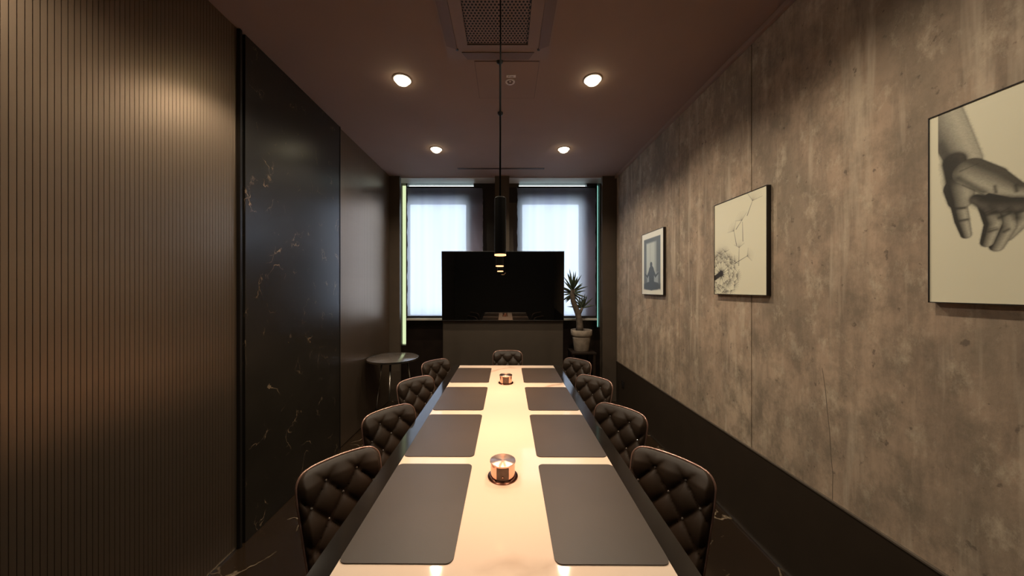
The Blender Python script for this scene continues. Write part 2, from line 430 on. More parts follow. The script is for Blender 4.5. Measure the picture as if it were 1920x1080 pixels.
# ------------------------------------------------------------------ roller shades
def shade(x0, x1, label):
    r = empty('roller_shade', ((x0 + x1) / 2, 4.58, ZM0)); hw = (x1 - x0) / 2
    nx, nz = 6, 40; vv = []; ff = []
    H = 2.998 - ZM0 - .02
    for j in range(nz + 1):
        z = .02 + H * j / nz
        wob = .004 * math.sin(j * .9) + .003 * math.sin(j * 2.3 + 1)
        for k in range(nx + 1):
            vv.append((-hw + 2 * hw * k / nx + (wob if k in (0, nx) else 0), .002 * math.sin(k * 2.1 + j * .1), z))
    for j in range(nz):
        for k in range(nx):
            a = j * (nx + 1) + k; ff.append((a, a + 1, a + nx + 2, a + nx + 1))
    pd_obj('fabric', vv, ff, M['shade'], r, True)
    box_obj('bottom_bar', (-hw, hw, -.012, .012, .002, .032), M['black_metal'], r, .004)
    tube_obj('roller', [(-hw, .0, H + .022), (hw, .0, H + .022)], .012, M['black_metal'], r, 12)
    return tag(r, label, 'shade', 'roller shades over the windows')
shade(-1.407, -0.328, 'translucent roller shade over the left window, by the round side table')
shade(0.168, 1.290, 'translucent roller shade over the right window, behind the potted yucca')

# ------------------------------------------------------------------ ceiling fittings
def downlight(x, y, label):
    r = empty('downlight', (x, y, ZC))
    lathe_obj('trim_ring', [(.057, -.0005), (.067, -.0005), (.067, -.005), (.061, -.008), (.057, -.004)], M['white_plastic'], r, 32, cap=False)
    lathe_obj('lens', [(.001, -.042), (.022, -.039), (.041, -.029), (.053, -.014), (.056, -.0006)], M['lamp'], r, 32)  # dome bulged and widened to imitate the glare around the lamp
    ld = bpy.data.lights.new('downlight_beam', 'SPOT'); lo = bpy.data.objects.new('downlight_beam', ld); COL.objects.link(lo)
    ld.energy = P_DOWN; ld.color = (1.0, 0.86, 0.66); ld.spot_size = math.radians(140); ld.spot_blend = 0.75; ld.shadow_soft_size = .04
    lo.parent = r; lo.location = (0, 0, -.075)
    tag(r, label, 'downlight', 'recessed ceiling downlights')
downlight(-.765, 2.37, 'glowing round ceiling downlight, larger left one nearer the camera')
downlight(.645, 2.37, 'glowing round ceiling downlight, larger right one nearer the camera')
downlight(-.77, 3.55, 'glowing round ceiling downlight, smaller left one near the windows')
downlight(.645, 3.55, 'glowing round ceiling downlight, smaller right one near the windows')
downlight(-.765, 1.19, 'round ceiling downlight out of view above the left chairs')
downlight(.645, 1.19, 'round ceiling downlight out of view above the right chairs')

# air conditioning cassette
ac = empty('ceiling_cassette', (-.05, 1.82, ZC))
HW = .335
pts = rounded_rect(-HW, HW, -HW, HW, .02); bm = bmesh.new(); prism(bm, pts, -.012, -.001); bm_obj('panel', bm, M['ac'], ac)
def perforated(h, pitch):
    bm = bmesh.new(); px = pitch; py = pitch * math.sqrt(3) / 2
    ny = int(2 * h / py); ro = pitch / math.sqrt(3); ri = pitch * .34
    for j in range(ny + 1):
        y = -h + j * py; nx = int(2 * h / px)
        for i in range(nx + 1):
            x = -h + i * px + (px / 2 if j % 2 else 0)
            if x > h: continue
            o = [bm.verts.new((x + ro * math.cos(PI / 6 + k * PI / 3), y + ro * math.sin(PI / 6 + k * PI / 3), 0)) for k in range(6)]
            q = [bm.verts.new((x + ri * math.cos(PI / 6 + k * PI / 3), y + ri * math.sin(PI / 6 + k * PI / 3), 0)) for k in range(6)]
            for k in range(6): bm.faces.new((o[k], o[(k + 1) % 6], q[(k + 1) % 6], q[k]))
    bmesh.ops.remove_doubles(bm, verts=bm.verts, dist=1e-4)
    return bm
box_obj('intake_cavity', (-.19, .19, -.19, .19, -.0135, -.0121), M['black'], ac)
gr = bm_obj('perforated_grille', perforated(.182, .0205), M['ac'], ac); gr.location.z = -.018
bm = bmesh.new()
for d in ((-.215, -.19, -.215, .215), (.19, .215, -.215, .215), (-.19, .19, -.215, -.19), (-.19, .19, .19, .215)):
    box(bm, d[0], d[1], d[2], d[3], -.021, -.0125)
bm_obj('grille_surround', bm, M['ac'], ac)
for k in range(4):
    bm = bmesh.new(); pts = [(-.235, .262), (-.205, .325), (.205, .325), (.235, .262)]
    prism(bm, pts, -.0165, -.0125); fo = bm_obj('air_flap', bm, M['ac_dark'], ac); fo.rotation_euler.z = k * PI / 2
for sx in (-1, 1):
    for sy in (-1, 1):
        lathe_obj('corner_screw', [(.009, -.0125), (.009, -.016), (.004, -.017)], M['black'], ac, 12, (sx * .262, sy * .238, 0))
for sx in (-1, 1):
    box_obj('panel_seam', (sx * .262 - .002, sx * .262 + .002, -.23, .225, -.0132, -.0122), M['ac_dark'], ac)
tag(ac, 'square brown air conditioning cassette with perforated grille in the ceiling', 'air conditioner')

# access hatch
ht = empty('access_hatch', (.01, 2.39, ZC))
bm = bmesh.new(); prism(bm, [(-.218, -.208), (.218, -.208), (.218, .208), (-.218, .208)], -.004, -.001); bm_obj('panel', bm, M['ceiling'], ht)
bm = bmesh.new()
for d in ((-.224, -.219, -.214, .214), (.219, .224, -.214, .214), (-.219, .219, -.214, -.209), (-.219, .219, .209, .214)):
    box(bm, d[0], d[1], d[2], d[3], -.0025, -.001)
bm_obj('gap_frame', bm, M['ac_dark'], ht)
tag(ht, 'square taupe access hatch in the ceiling behind the cassette', 'hatch')
sn = empty('ceiling_sensor', (.034, 2.385, ZC - .004))
lathe_obj('outer_ring', [(.022, -.0002), (.035, -.0002), (.035, -.008), (.024, -.009)], M['white_plastic'], sn, 32, cap=False)
lathe_obj('centre_lens', [(.008, -.0002), (.008, -.006), (.003, -.009)], M['white_plastic'], sn, 16)
lathe_obj('dark_disc', [(.0235, -.0004), (.0235, -.003)], M['ac_dark'], sn, 24)
tag(sn, 'small white ring sensor on the ceiling hatch', 'sensor')
lb = empty('ceiling_label', (.040, 2.328, ZC - .004))
box_obj('plate', (-.034, .034, -.014, .014, -.003, -.0005), M['white_plastic'], lb, .001)
for k, (a, b, c, d) in enumerate(((-.022, -.006, -.006, -.002), (-.022, -.018, -.002, .006), (-.008, -.004, -.002, .006), (.002, .006, -.006, .006), (.012, .016, -.006, .004), (.006, .012, .002, .006))):
    box_obj('ink_mark', (a, b, c, d, -.0034, -.0029), M['ac_dark'], lb)
tag(lb, 'small white rectangular label beside the ring sensor on the ceiling', 'label')
sl = empty('slot_diffuser', (-.06, 4.13, ZC))
box_obj('slot', (-.56, .56, -.012, .012, -.003, -.001), M['black'], sl)
for s in (-1, 1): box_obj('lip', (-.56, .56, s * .0165 - .0045, s * .0165 + .0045, -.005, -.001), M['ac_dark'], sl)
tag(sl, 'long dark linear slot air diffuser in the ceiling by the windows', 'vent')

# ------------------------------------------------------------------ pendants
def pendant(x, y, label):
    r = empty('pendant_lamp', (x, y, ZC)); zb = 1.702 - ZC; zt = zb + .256
    lathe_obj('canopy', [(.024, -.001), (.024, -.010), (.018, -.022), (.006, -.028)], M['black_metal'], r, 24)
    tube_obj('cord', [(0, 0, -.02), (.001, 0, -.5), (0, 0, zt)], .0035, M['tube_black'], r, 8)
    lathe_obj('tube_shade', [(.021, zb + .012), (.0225, zb), (.026, zb), (.026, zt), (.020, zt + .006), (.003, zt + .008)], M['tube_black'], r, 32)
    lathe_obj('light_ring', [(.0195, zb + .003), (.0262, zb + .003), (.0262, zb - .003), (.021, zb - .004), (.001, zb - .003)], M['pend_lamp'], r, 32, cap=False)
    ld = bpy.data.lights.new('pendant_beam', 'SPOT'); lo = bpy.data.objects.new('pendant_beam', ld); COL.objects.link(lo)
    ld.energy = P_PENDANT; ld.color = (1.0, 0.54, 0.29); ld.spot_size = math.radians(82); ld.spot_blend = 0.85; ld.shadow_soft_size = .02
    lo.parent = r; lo.location = (0, 0, zb - .035)
    tag(r, label, 'pendant lamp', 'slim black pendants over the table')
pendant(-.024, 1.45, 'slim black tube pendant lamp hanging nearest the camera')
pendant(-.040, 2.17, 'slim black tube pendant lamp, middle of three, mostly behind the nearest')
pendant(-.047, 2.82, 'slim black tube pendant lamp farthest away, only its lit tip showing')

# ------------------------------------------------------------------ conference table
T0, T1 = 0.80, 3.33; TZ = 0.75
tb = empty('conference_table', (.002, 2.06, 0), math.radians(-0.35)); TC = 2.06
IW, OW = .485, .552
bm = bmesh.new(); box(bm, -IW, IW, T0 - TC, T1 - TC, TZ - .03, TZ - .0005); bm_obj('marble_top', bm, M['white_marble'], tb)
for s in (-1, 1):
    a, b = sorted((s * IW, s * OW)); box_obj('edge_rail', (a, b, T0 - TC - .067, T1 - TC + .012, TZ - .05, TZ), M['frame_gloss'], tb, .0015)
box_obj('end_rail', (-IW, IW, T0 - TC - .067, T0 - TC, TZ - .05, TZ), M['frame_gloss'], tb, .0015)
box_obj('end_rail', (-IW, IW, T1 - TC, T1 - TC + .012, TZ - .05, TZ), M['frame_gloss'], tb, .0015)
for yy in (-.75, .75):
    bm = bmesh.new(); box(bm, -.14, .14, yy - .10, yy + .10, .02, TZ - .05, .006); bm_obj('pedestal', bm, M['black_metal'], tb)
    bm = bmesh.new(); box(bm, -.24, .24, yy - .18, yy + .18, 0, .02, .004); bm_obj('foot_plate', bm, M['black_metal'], tb)
box_obj('apron_beam', (-.06, .06, -.9, .9, TZ - .12, TZ - .05), M['black_metal'], tb)
tag(tb, 'long conference table with white marble top and glossy black edge', 'table')

bm = bmesh.new(); prism(bm, rounded_rect(-.1675, .1675, -.256, .256, .022), 0, .0035)
mat0 = bm_obj('table_mat', bm, M['mat'])
cr, sr = math.cos(tb.rotation_euler.z), math.sin(tb.rotation_euler.z)
ords = ['nearest the camera', 'second from the camera', 'third from the camera', 'farthest, by the television']
first = True
for s, side in ((-1, 'left'), (1, 'right')):
    for k, yc in enumerate((1.190, 1.772, 2.345, 2.965)):
        o = mat0 if first else mat0.copy()
        if not first: COL.objects.link(o)
        first = False
        lx, ly = s * .3165, yc - TC
        o.location = (tb.location.x + lx * cr - ly * sr, TC + lx * sr + ly * cr, TZ - .0003)
        o.rotation_euler.z = tb.rotation_euler.z
        o.scale.y = (1.03, .99, .96, .97)[k]
        tag(o, 'taupe leather table mat on the %s side of the table, %s' % (side, ords[k]), 'table mat', 'leather mats on the conference table')

def power_tower(x, y, label):
    r = empty('power_tower', (x, y, TZ - .0004))
    lathe_obj('base_ring', [(.048, 0), (.064, 0), (.064, .004), (.058, .008), (.048, .009)], M['copper_dark'], r, 48)
    lathe_obj('body', [(.052, .006), (.052, .062), (.0535, .063)], M['copper'], r, 64)
    lathe_obj('cap', [(.0535, .063), (.0545, .065), (.0545, .0685), (.053, .0695), (.0005, .0695)], M['copper_top'], r, 64)
    arc = [(.0526 * math.sin(a), -.0526 * math.cos(a)) for a in [math.radians(-29 + 58 * k / 12) for k in range(13)]]
    inn = [(p[0] * .985, p[1] * .985) for p in arc]
    bm = bmesh.new(); prism(bm, arc + inn[::-1], .009, .0605); bm_obj('front_reflection_plate', bm, M['tower_reflection'], r)  # dark tone stands in for the dim room mirrored in the copper body
    bm = bmesh.new(); tube(bm, [(0, -.0515, .024), (0, -.0545, .024)], .005, 16); bm_obj('push_button', bm, M['copper_dark'], r)
    bm = bmesh.new(); tube(bm, [(0, -.054, .0255), (0, -.0555, .0255)], .0022, 10); bm_obj('indicator', bm, M['chrome'], r)
    tag(r, label, 'socket tower', 'copper socket towers on the table')
power_tower(-.012, 1.365, 'round copper pop-up socket tower on the table, nearer the camera')
power_tower(.002, 2.715, 'round copper pop-up socket tower on the table, nearer the television')

# ------------------------------------------------------------------ chairs
BZ0, BZ1 = .43, .833
def back_shape(u, v):
    """u in -1..1 across, v in 0..1 up: centre surface of the curved back (chair faces +y)."""
    z = BZ0 + (BZ1 - BZ0) * v
    hw = .142 + .023 * min(1, v / .75)
    r = .050; d = z - (BZ1 - r)
    if d > 0: hw -= r - math.sqrt(max(0, r * r - d * d))
    x = u * hw
    z -= .008 * (x / .2) ** 2 * v
    yb = -.17 - .10 * v + 1.0 * x * x
    return x, yb, z
def tuft(x, z):
    p, q = .124, .140
    z = z - (BZ1 - .062); zq = z - q / 2
    a = x / p + zq / q; b = x / p - zq / q
    h = (abs(math.sin(PI * a)) * abs(math.sin(PI * b))) ** .38
    if z > 0:
        t = min(1, z / .05)
        hv = abs(math.cos(PI * x / p)) ** .5
        h = h * (1 - t) + t * (.75 + .25 * hv)
    return h
def chair_back(parent):
    nu, nv = 56, 60; vv = []; ff = []
    for side in (0, 1):
        for j in range(nv + 1):
            t = j / nv
            v = 1 - (1 - t) ** 1.5
            for i in range(nu + 1):
                u = -1 + 2 * i / nu; u = math.sin(u * PI / 2) * .35 + u * .65
                x, y_, z = back_shape(u, v)
                e = min(1 - abs(u), (1 - v) * 1.1, 1) ; ed = min(1, max(0, e) / .13) ** .5
                if side == 0: y_ += .006 + ed * (.012 + .026 * tuft(x, z))
                else: y_ -= .004 + ed * .012
                vv.append((x, y_, z))
    n1 = (nu + 1) * (nv + 1)
    for side in (0, 1):
        for j in range(nv):
            for i in range(nu):
                a = side * n1 + j * (nu + 1) + i
                q = (a, a + 1, a + nu + 2, a + nu + 1); ff.append(q if side else q[::-1])
    edge = [j * (nu + 1) for j in range(nv + 1)] + [nv * (nu + 1) + i for i in range(nu + 1)] + [j * (nu + 1) + nu for j in range(nv, -1, -1)] + [i for i in range(nu, -1, -1)]
    for a, b in zip(edge, edge[1:] + edge[:1]):
        if a != b: ff.append((a, b, b + n1, a + n1))
    me = bpy.data.meshes.new('backrest'); me.from_pydata(vv, [], ff)
    bm = bmesh.new(); bm.from_mesh(me); bmesh.ops.remove_doubles(bm, verts=bm.verts, dist=1e-5); bmesh.ops.recalc_face_normals(bm, faces=bm.faces)
    bm.to_mesh(me); bm.free()
    o = mesh_obj('backrest', me, [M['velvet'], M['chair_back']], parent, True)
    for p in me.polygons:
        if p.normal.y < -.3: p.material_index = 1
    return o
def chair():
    r = empty('tufted_chair')
    bk = chair_back(r)
    pts = []
    for k in range(0, 41): v = 1 - (1 - k / 40) ** 1.6; x, y_, z = back_shape(-1, v); pts.append((x - .002, y_ + .003, z))
    for k in range(1, 24): x, y_, z = back_shape(-1 + 2 * k / 24, 1); pts.append((x, y_ + .003, z + .002))
    for k in range(40, -1, -1): v = 1 - (1 - k / 40) ** 1.6; x, y_, z = back_shape(1, v); pts.append((x + .002, y_ + .003, z))
    tube_obj('piping', pts, .0045, M['piping'], bk, 8)
    bm0 = bmesh.new(); bmesh.ops.create_uvsphere(bm0, u_segments=10, v_segments=6, radius=.0062)
    b0 = None
    p, q = .124, .140
    for j in range(0, 6):
        z = BZ1 - .062 - j * q / 2
        xs = [-p, 0, p] if j % 2 else [-.5 * p, .5 * p]
        for x in xs:
            hw = .142 + .023 * min(1, (z - BZ0) / (BZ1 - BZ0) / .75)
            if abs(x) > hw - .03: continue
            if z < BZ0 + .02: continue
            v = (z - BZ0) / (BZ1 - BZ0)
            xx, y_, zz = back_shape(x / hw, v)
            loc = (x, y_ + .0205, zz)
            if b0 is None:
                b0 = bm_obj('button', bm0, M['crystal'], bk, True); b0.location = loc
            else:
                c = b0.copy(); COL.objects.link(c); c.location = loc
    # seat
    bm = bmesh.new(); prof = rounded_rect(-.20, .20, -.20, .21, .09, 8)
    rings = []
    for sc, z in ((.93, .385), (1.0, .40), (1.02, .425), (1.0, .450), (.94, .464), (.80, .470), (.5, .473), (.2, .474)):
        rings.append([bm.verts.new((a * sc, b * sc, z)) for a, b in prof])
    n = len(prof)
    for a, b in zip(rings[:-1], rings[1:]):
        for k in range(n): bm.faces.new((a[k], a[(k + 1) % n], b[(k + 1) % n], b[k]))
    bm.faces.new(rings[0]); bm.faces.new(rings[-1])
    st = bm_obj('seat', bm, M['velvet'], r, True)
    tube_obj('piping', [(a * 1.022, b * 1.022, .425) for a, b in prof], .004, M['piping'], st, 8, True)
    for sx in (-1, 1):
        for sy in (-1, 1):
            tube_obj('leg', [(sx * .13, sy * .13, .388), (sx * .19, sy * .19, 0.0)], [.016, .010], M['black_metal'], r, 12)
    return r
ch0 = chair()
# (x, y of the middle of the back top edge, facing angle from +x axis of the room)
spots = [(-.690, 1.315, -41), (-.682, 1.830, -41), (-.708, 2.450, -41), (-.690, 3.06, -41),
         (.692, 1.315, -139), (.680, 1.850, -139), (.705, 2.480, -139), (.715, 3.10, -139), (.022, 3.545, -90)]
clab = ['dark brown tufted chair on the left of the table, nearest the camera', 'dark brown tufted chair on the left of the table, second from the camera',
        'dark brown tufted chair on the left of the table, third from the camera', 'dark brown tufted chair on the left of the table, farthest from the camera',
        'dark brown tufted chair on the right of the table, nearest the camera', 'dark brown tufted chair on the right of the table, second from the camera',
        'dark brown tufted chair on the right of the table, third from the camera', 'dark brown tufted chair on the right of the table, farthest from the camera',
        'dark brown tufted chair at the far head of the table, in front of the television']
for k, (bx_, by_, ang) in enumerate(spots):
    bx_, by_ = bx_ * 1.045, by_ * 1.045
    o = ch0 if k == 0 else copy_tree(ch0)
    th = math.radians(ang) - PI / 2          # local +y is the facing direction
    off = Matrix.Rotation(th, 3, 'Z') @ Vector((0, -.27, 0))
    o.location = (bx_ - off.x, by_ - off.y, 0); o.rotation_euler = (0, 0, th)
    tag(o, clab[k], 'chair', 'tufted chairs around the conference table')

# ------------------------------------------------------------------ television and its stand wall
cb = empty('television_console', (-.035, 4.26, 0))
box_obj('body', (-.80, .80, 0, .12, 0.06, 1.36), M['taupe'], cb, .004)
box_obj('recessed_foot', (-.77, .77, .02, .12, 0, .06), M['black'], cb)
tag(cb, 'plain taupe panel console standing under the television', 'console')
tv = empty('television', (-.035, 4.215, 1.123))
box_obj('housing', (-.805, .805, .004, .040, 0, .917), M['black'], tv, .004)
box_obj('screen', (-.797, .797, 0, .0045, .012, .909), M['screen'], tv)
box_obj('lower_bezel', (-.805, .805, -.001, .004, 0, .012), M['black_metal'], tv, .001)
tv.rotation_euler.x = math.radians(1.9)
tag(tv, 'large black flat screen television facing the table', 'television')

# ------------------------------------------------------------------ potted yucca on a stand
ps = empty('plant_stand', (1.025, 4.33, 0)); ps.scale = (1, 1, .713 / .74)
box_obj('top', (-.16, .16, -.16, .16, .715, .74), M['dark_wood'], ps, .003)
for sx in (-1, 1):
    for sy in (-1, 1): box_obj('leg', (sx * .135 - .015, sx * .135 + .015, sy * .135 - .015, sy * .135 + .015, 0, .715), M['dark_wood'], ps)
box_obj('lower_shelf', (-.15, .15, -.15, .15, .20, .22), M['dark_wood'], ps)
tag(ps, 'dark square plant stand under the potted yucca', 'plant stand')
pl = empty('potted_yucca', (1.025, 4.33, .713)); pl.scale = (1.03, 1.03, 1.03)
pot = lathe_obj('pot', [(.088, 0), (.092, .004), (.116, .170), (.112, .172), (.112, .200)], M['pot'], pl, 40)
lathe_obj('rim', [(.112, .196), (.128, .198), (.136, .212), (.138, .268), (.134, .274), (.124, .272), (.120, .240)], M['pot'], pot, 40, cap=False)
lathe_obj('soil', [(.121, .246), (.08, .252), (.01, .256)], M['soil'], pl, 24)
tr = [(-.025, 0, .24), (-.020, 0, .32), (-.028, .0, .40), (-.045, 0, .48), (-.075, 0, .56), (-.105, 0, .64), (-.118, 0, .72), (-.112, 0, .80)]
tube_obj('trunk', tr, [.050, .044, .040, .038, .036, .034, .034, .028], M['trunk'], pl, 12)
tube_obj('branch', [(-.04, 0, .46), (-.01, -.01, .52), (.012, -.012, .56)], [.026, .022, .016], M['trunk'], pl, 10)
def leaf(c, d, L, wd, droop):
    d = (d[0], abs(d[1]) * .5 if d[0] < -.2 else d[1], d[2])      # blades beside the screen lean away from it
    c = Vector(c); d = Vector(d).normalized(); s = d.cross(Vector((0, -1, .3))).normalized(); u = s.cross(d)
    if u.z < 0: u = -u
    vv = []; ff = []; n = 7
    for k in range(n + 1):
        t = k / n; p = c + d * (L * t) - Vector((0, 0, 1)) * (droop * L * t * t)
        wk = wd * (0.55 + 1.1 * t if t < .35 else .935 * (1 - ((t - .35) / .65) ** 1.6)) + .0004
        vv += [p - s * wk, p - u * (.18 * wk + .001), p + s * wk, p + u * .001]
    for k in range(n):
        a = 4 * k; b = a + 4
        for q in range(4): ff.append((a + q, a + (q + 1) % 4, b + (q + 1) % 4, b + q))
    pd_obj('leaf', vv, ff, M['leaf'], pl, True)
rnd = random.Random(11)
for k in range(34):
    a = k * 2.399; el = 1.40 - 2.1 * (k / 33) ** 1.3
    d = (math.cos(a) * math.cos(el), .55 * math.sin(a) * math.cos(el), math.sin(el))
    leaf((-.112 + .01 * d[0], .01 * d[1], .82 - .10 * k / 33), d, rnd.uniform(.20, .29) * (1 - .4 * k / 33), .013, .05 + .25 * rnd.random() * k / 33)
for k in range(13):
    a = k * 2.399 + .6; el = 1.35 - 1.3 * (k / 12)
    d = (math.cos(a) * math.cos(el), .55 * math.sin(a) * math.cos(el), math.sin(el))
    leaf((.012, -.012, .56), d, rnd.uniform(.15, .22), .013, .05)
tag(pl, 'yucca with spiky leaves in a weathered clay pot beside the television', 'potted plant')

# ------------------------------------------------------------------ round side table
rt = empty('side_table', (-1.306, 3.72, 0))
lathe_obj('round_top', [(.276, .728), (.284, .732), (.284, .748), (.280, .750), (.01, .750)], M['side_top'], rt, 64)
lathe_obj('top_rim', [(.285, .730), (.289, .731), (.289, .751), (.285, .752)], M['chrome'], rt, 64, cap=False)
for k in range(3):
    a = -PI / 2 + .15 + k * 2 * PI / 3
    tube_obj('leg', [(.16 * math.cos(a), .16 * math.sin(a), .728), (.27 * math.cos(a), .27 * math.sin(a), 0)], [.011, .008], M['chrome'], rt, 10)
lathe_obj('hub', [(.17, .716), (.17, .728)], M['black_metal'], rt, 32)
tag(rt, 'small round grey side table with slim metal legs in the left corner', 'side table')

# wall socket on the base panel
so = empty('wall_socket', (XR - .006, 4.15, .31), 0)
box_obj('plate', (-.010, .0, -.04, .04, -.04, .04), M['socket'], so, .002)
bm = bmesh.new(); tube(bm, [(-.0098, 0, 0), (-.0125, 0, 0)], .022, 20); bm_obj('insert', bm, M['black'], so)
tag(so, 'dark wall socket on the base panel below the concrete', 'socket')

# ------------------------------------------------------------------ pictures on the concrete wall
XP = XR - .024
def wp(px, py):                       # measured point of the print -> (along wall, height)
    Y = XP * 600.0 / (px - 948.0); return Y, CAMH + (541.0 - py) / 600.0 * Y
class Paint:
    def __init__(s, y0, y1, z0, z1, res, paper):
        s.y0, s.y1, s.z0, s.z1 = y0, y1, z0, z1
        s.nx = int((y1 - y0) / res) + 1; s.nz = int((z1 - z0) / res) + 1
        s.Y, s.Z = np.meshgrid(np.linspace(y1, y0, s.nx), np.linspace(z0, z1, s.nz))
        s.C = np.ones((s.nz, s.nx, 3)) * np.array(paper)
    def blend(s, a, col):
        a = np.clip(a, 0, 1)[..., None]; s.C = s.C * (1 - a) + np.array(col) * a
    def seg(s, a, b):
        ay, az = a; by, bz = b; dy, dz = by - ay, bz - az; L2 = dy * dy + dz * dz + 1e-12
        t = np.clip(((s.Y - ay) * dy + (s.Z - az) * dz) / L2, 0, 1)
        qy, qz = s.Y - ay - t * dy, s.Z - az - t * dz
        return np.hypot(qy, qz), t, (-(s.Y - ay) * dz + (s.Z - az) * dy) / math.sqrt(L2)
    def stroke(s, a, b, r0, r1, col, soft=.0015, alpha=1.0):
        d, t, _ = s.seg(a, b); r = r0 + (r1 - r0) * t; s.blend(alpha * np.clip((r - d) / soft + .5, 0, 1), col)
    def limb(s, pts, rad, lo, hi, soft=.002, flip=1):
        """rounded, pencil-shaded limb"""
        best = np.full(s.Y.shape, 9.0); sh = np.zeros(s.Y.shape)
        for k in range(len(pts) - 1):
            d, t, side = s.seg(pts[k], pts[k + 1]); r = rad[k] + (rad[k + 1] - rad[k]) * t
            f = d - r; m = f < best
            best = np.where(m, f, best); sh = np.where(m, np.clip(side / np.maximum(r, 1e-4), -1, 1), sh)
        x = np.clip((flip * sh + .55) / 1.4, 0, 1); x = np.where(x > .75, x - (x - .75) * 1.6, x)
        tone = np.array(lo)[None, None] * (1 - x[..., None]) + np.array(hi)[None, None] * x[..., None]
        a = np.clip(-best / soft + .5, 0, 1)[..., None]; s.C = s.C * (1 - a) + tone * a
        ed = np.exp(-(best / (soft * 1.2)) ** 2) * .35; s.blend(ed, [c * .5 for c in lo])
    def build(s, parent, x):
        nz, nx = s.nz, s.nx
        vv = [(x, float(yy), float(zz)) for yy, zz in zip(s.Y.ravel(), s.Z.ravel())]
        ff = [(j * nx + i, j * nx + i + 1, (j + 1) * nx + i + 1, (j + 1) * nx + i) for j in range(nz - 1) for i in range(nx - 1)]
        me = bpy.data.meshes.new('print'); me.from_pydata(vv, [], ff)
        at = me.color_attributes.new('ink', 'FLOAT_COLOR', 'POINT')
        at.data.foreach_set('color', np.concatenate([s.C.reshape(-1, 3), np.ones((nz * nx, 1))], 1).astype(np.float32).ravel())
        o = mesh_obj('print', me, M['print'])
        o.parent = parent; o.matrix_parent_inverse = Matrix.Translation(parent.location).inverted()
        return o
def framed(y0, y1, z0, z1, label, depth=.024):
    r = empty('framed_picture', (XR - .001, (y0 + y1) / 2, z0))
    bm = bmesh.new(); t = .003; xa, xb = XR - .001 - depth - .002, XR - .0015
    for d in ((y0 - t, y0, z0 - t, z1 + t), (y1, y1 + t, z0 - t, z1 + t), (y0, y1, z0 - t, z0), (y0, y1, z1, z1 + t)):
        box(bm, xa, xb, d[0], d[1], d[2], d[3])
    f = bm_obj('frame', bm, M['frame_black']); c = box_obj('canvas', (XP + .0006, XR - .002, y0, y1, z0, z1), M['paper'])
    for q in (f, c): q.parent = r; q.matrix_parent_inverse = Matrix.Translation(r.location).inverted()
    tag(r, label, 'picture', 'framed prints on the concrete wall'); return r

PAPER = (.74, .70, .53)
# meditating figure
y0, y1, z0, z1 = 3.055, 3.53, 1.49, 2.135
fr = framed(y0, y1, z0, z1, 'small framed print of a meditating silhouette, nearest the windows')
P = Paint(y0, y1, z0, z1, .004, (.78, .75, .63))
U = (y1 - P.Y) / (y1 - y0); V = (P.Z - z0) / (z1 - z0)
ins = lambda a, b, c, d, sf=.012: np.clip(np.minimum(np.minimum(U - a, b - U), np.minimum(V - c, d - V)) / sf + .5, 0, 1)
P.blend(ins(.10, .88, .085, .905), (.13, .145, .135))
P.blend(ins(.23, .70, .27, .83, .03), (.50, .53, .47))
P.blend(ins(.40, .43, .40, .80, .03) * .35, (.2, .22, .2)); P.blend(ins(.62, .72, .3, .86, .08) * .5, (.16, .17, .16))
P.blend(ins(.26, .78, .17, .34, .05) * .8, (.36, .40, .40))
UV = lambda u, v: (y1 - u * (y1 - y0), z0 + v * (z1 - z0))
DK = (.075, .085, .085)
P.stroke(UV(.46, .48), UV(.46, .455), .026, .024, DK, .005)
P.stroke(UV(.46, .44), UV(.46, .39), .012, .02, DK, .005)
P.stroke(UV(.47, .36), UV(.48, .20), .062, .055, DK, .006)
for sgn in (-1, 1):
    P.stroke(UV(.47 + sgn * .10, .36), UV(.47 + sgn * .19, .285), .018, .014, DK, .005)
    P.stroke(UV(.47 + sgn * .19, .285), UV(.47 + sgn * .31, .33), .013, .009, DK, .005)
    P.stroke(UV(.47, .14), UV(.47 + sgn * .27, .13), .05, .035, DK, .01)
P.blend(ins(.10, .88, .085, .16, .05), DK)
P.build(fr, XP)

# dandelion
y0, y1, z0, z1 = 1.845, 2.305, 1.512, 2.145
fr = framed(y0, y1, z0, z1, 'framed dandelion print with drifting seeds, middle of the three pictures')
P = Paint(y0, y1, z0, z1, .0024, PAPER)
INK = (.035, .028, .022); MID = (.20, .175, .135)
rr = random.Random(5)
hub = wp(1352, 513)
for ring, (R, n, al) in enumerate(((.14, 30, .85), (.105, 26, .75), (.075, 20, .7))):
    for k in range(n):
        a = 2 * PI * k / n + rr.uniform(-.1, .1); R2 = R * rr.uniform(.88, 1.1)
        c = (hub[0] + R2 * math.cos(a), hub[1] + R2 * math.sin(a))
        P.stroke(hub, c, .0012, .0010, INK, .003, .35)
        for q in range(-3, 4):
            aa = a + q * .34
            P.stroke(c, (c[0] + .042 * math.cos(aa), c[1] + .042 * math.sin(aa)), .0022, .0006, INK if abs(q) == 3 else MID, .0035, al if abs(q) == 3 else al * .55)
P.blend(np.exp(-(np.hypot(P.Y - hub[0], P.Z - hub[1] - .13) / .05) ** 2) * .35, MID)
for k in range(26):
    a = rr.uniform(0, 2 * PI); P.stroke(hub, (hub[0] + rr.uniform(.03, .05) * math.cos(a), hub[1] + rr.uniform(.03, .05) * math.sin(a)), .003, .0012, INK, .002, .9)
P.stroke(hub, hub, .022, .022, INK, .004); P.stroke(hub, wp(1341, 521), .016, .018, INK, .003)
seeds = [((1411, 376), (1401, 404), -.9, 1.9), ((1391, 413), (1380, 430), 2.6, .0), ((1376, 433), (1381, 460), 3.0, .0), ((1392, 416), (1393, 452), 0, 0),
         ((1386, 464), (1385, 498), .6, 2.6), ((1401, 480), (1378, 494), -1.0, 1.2)]
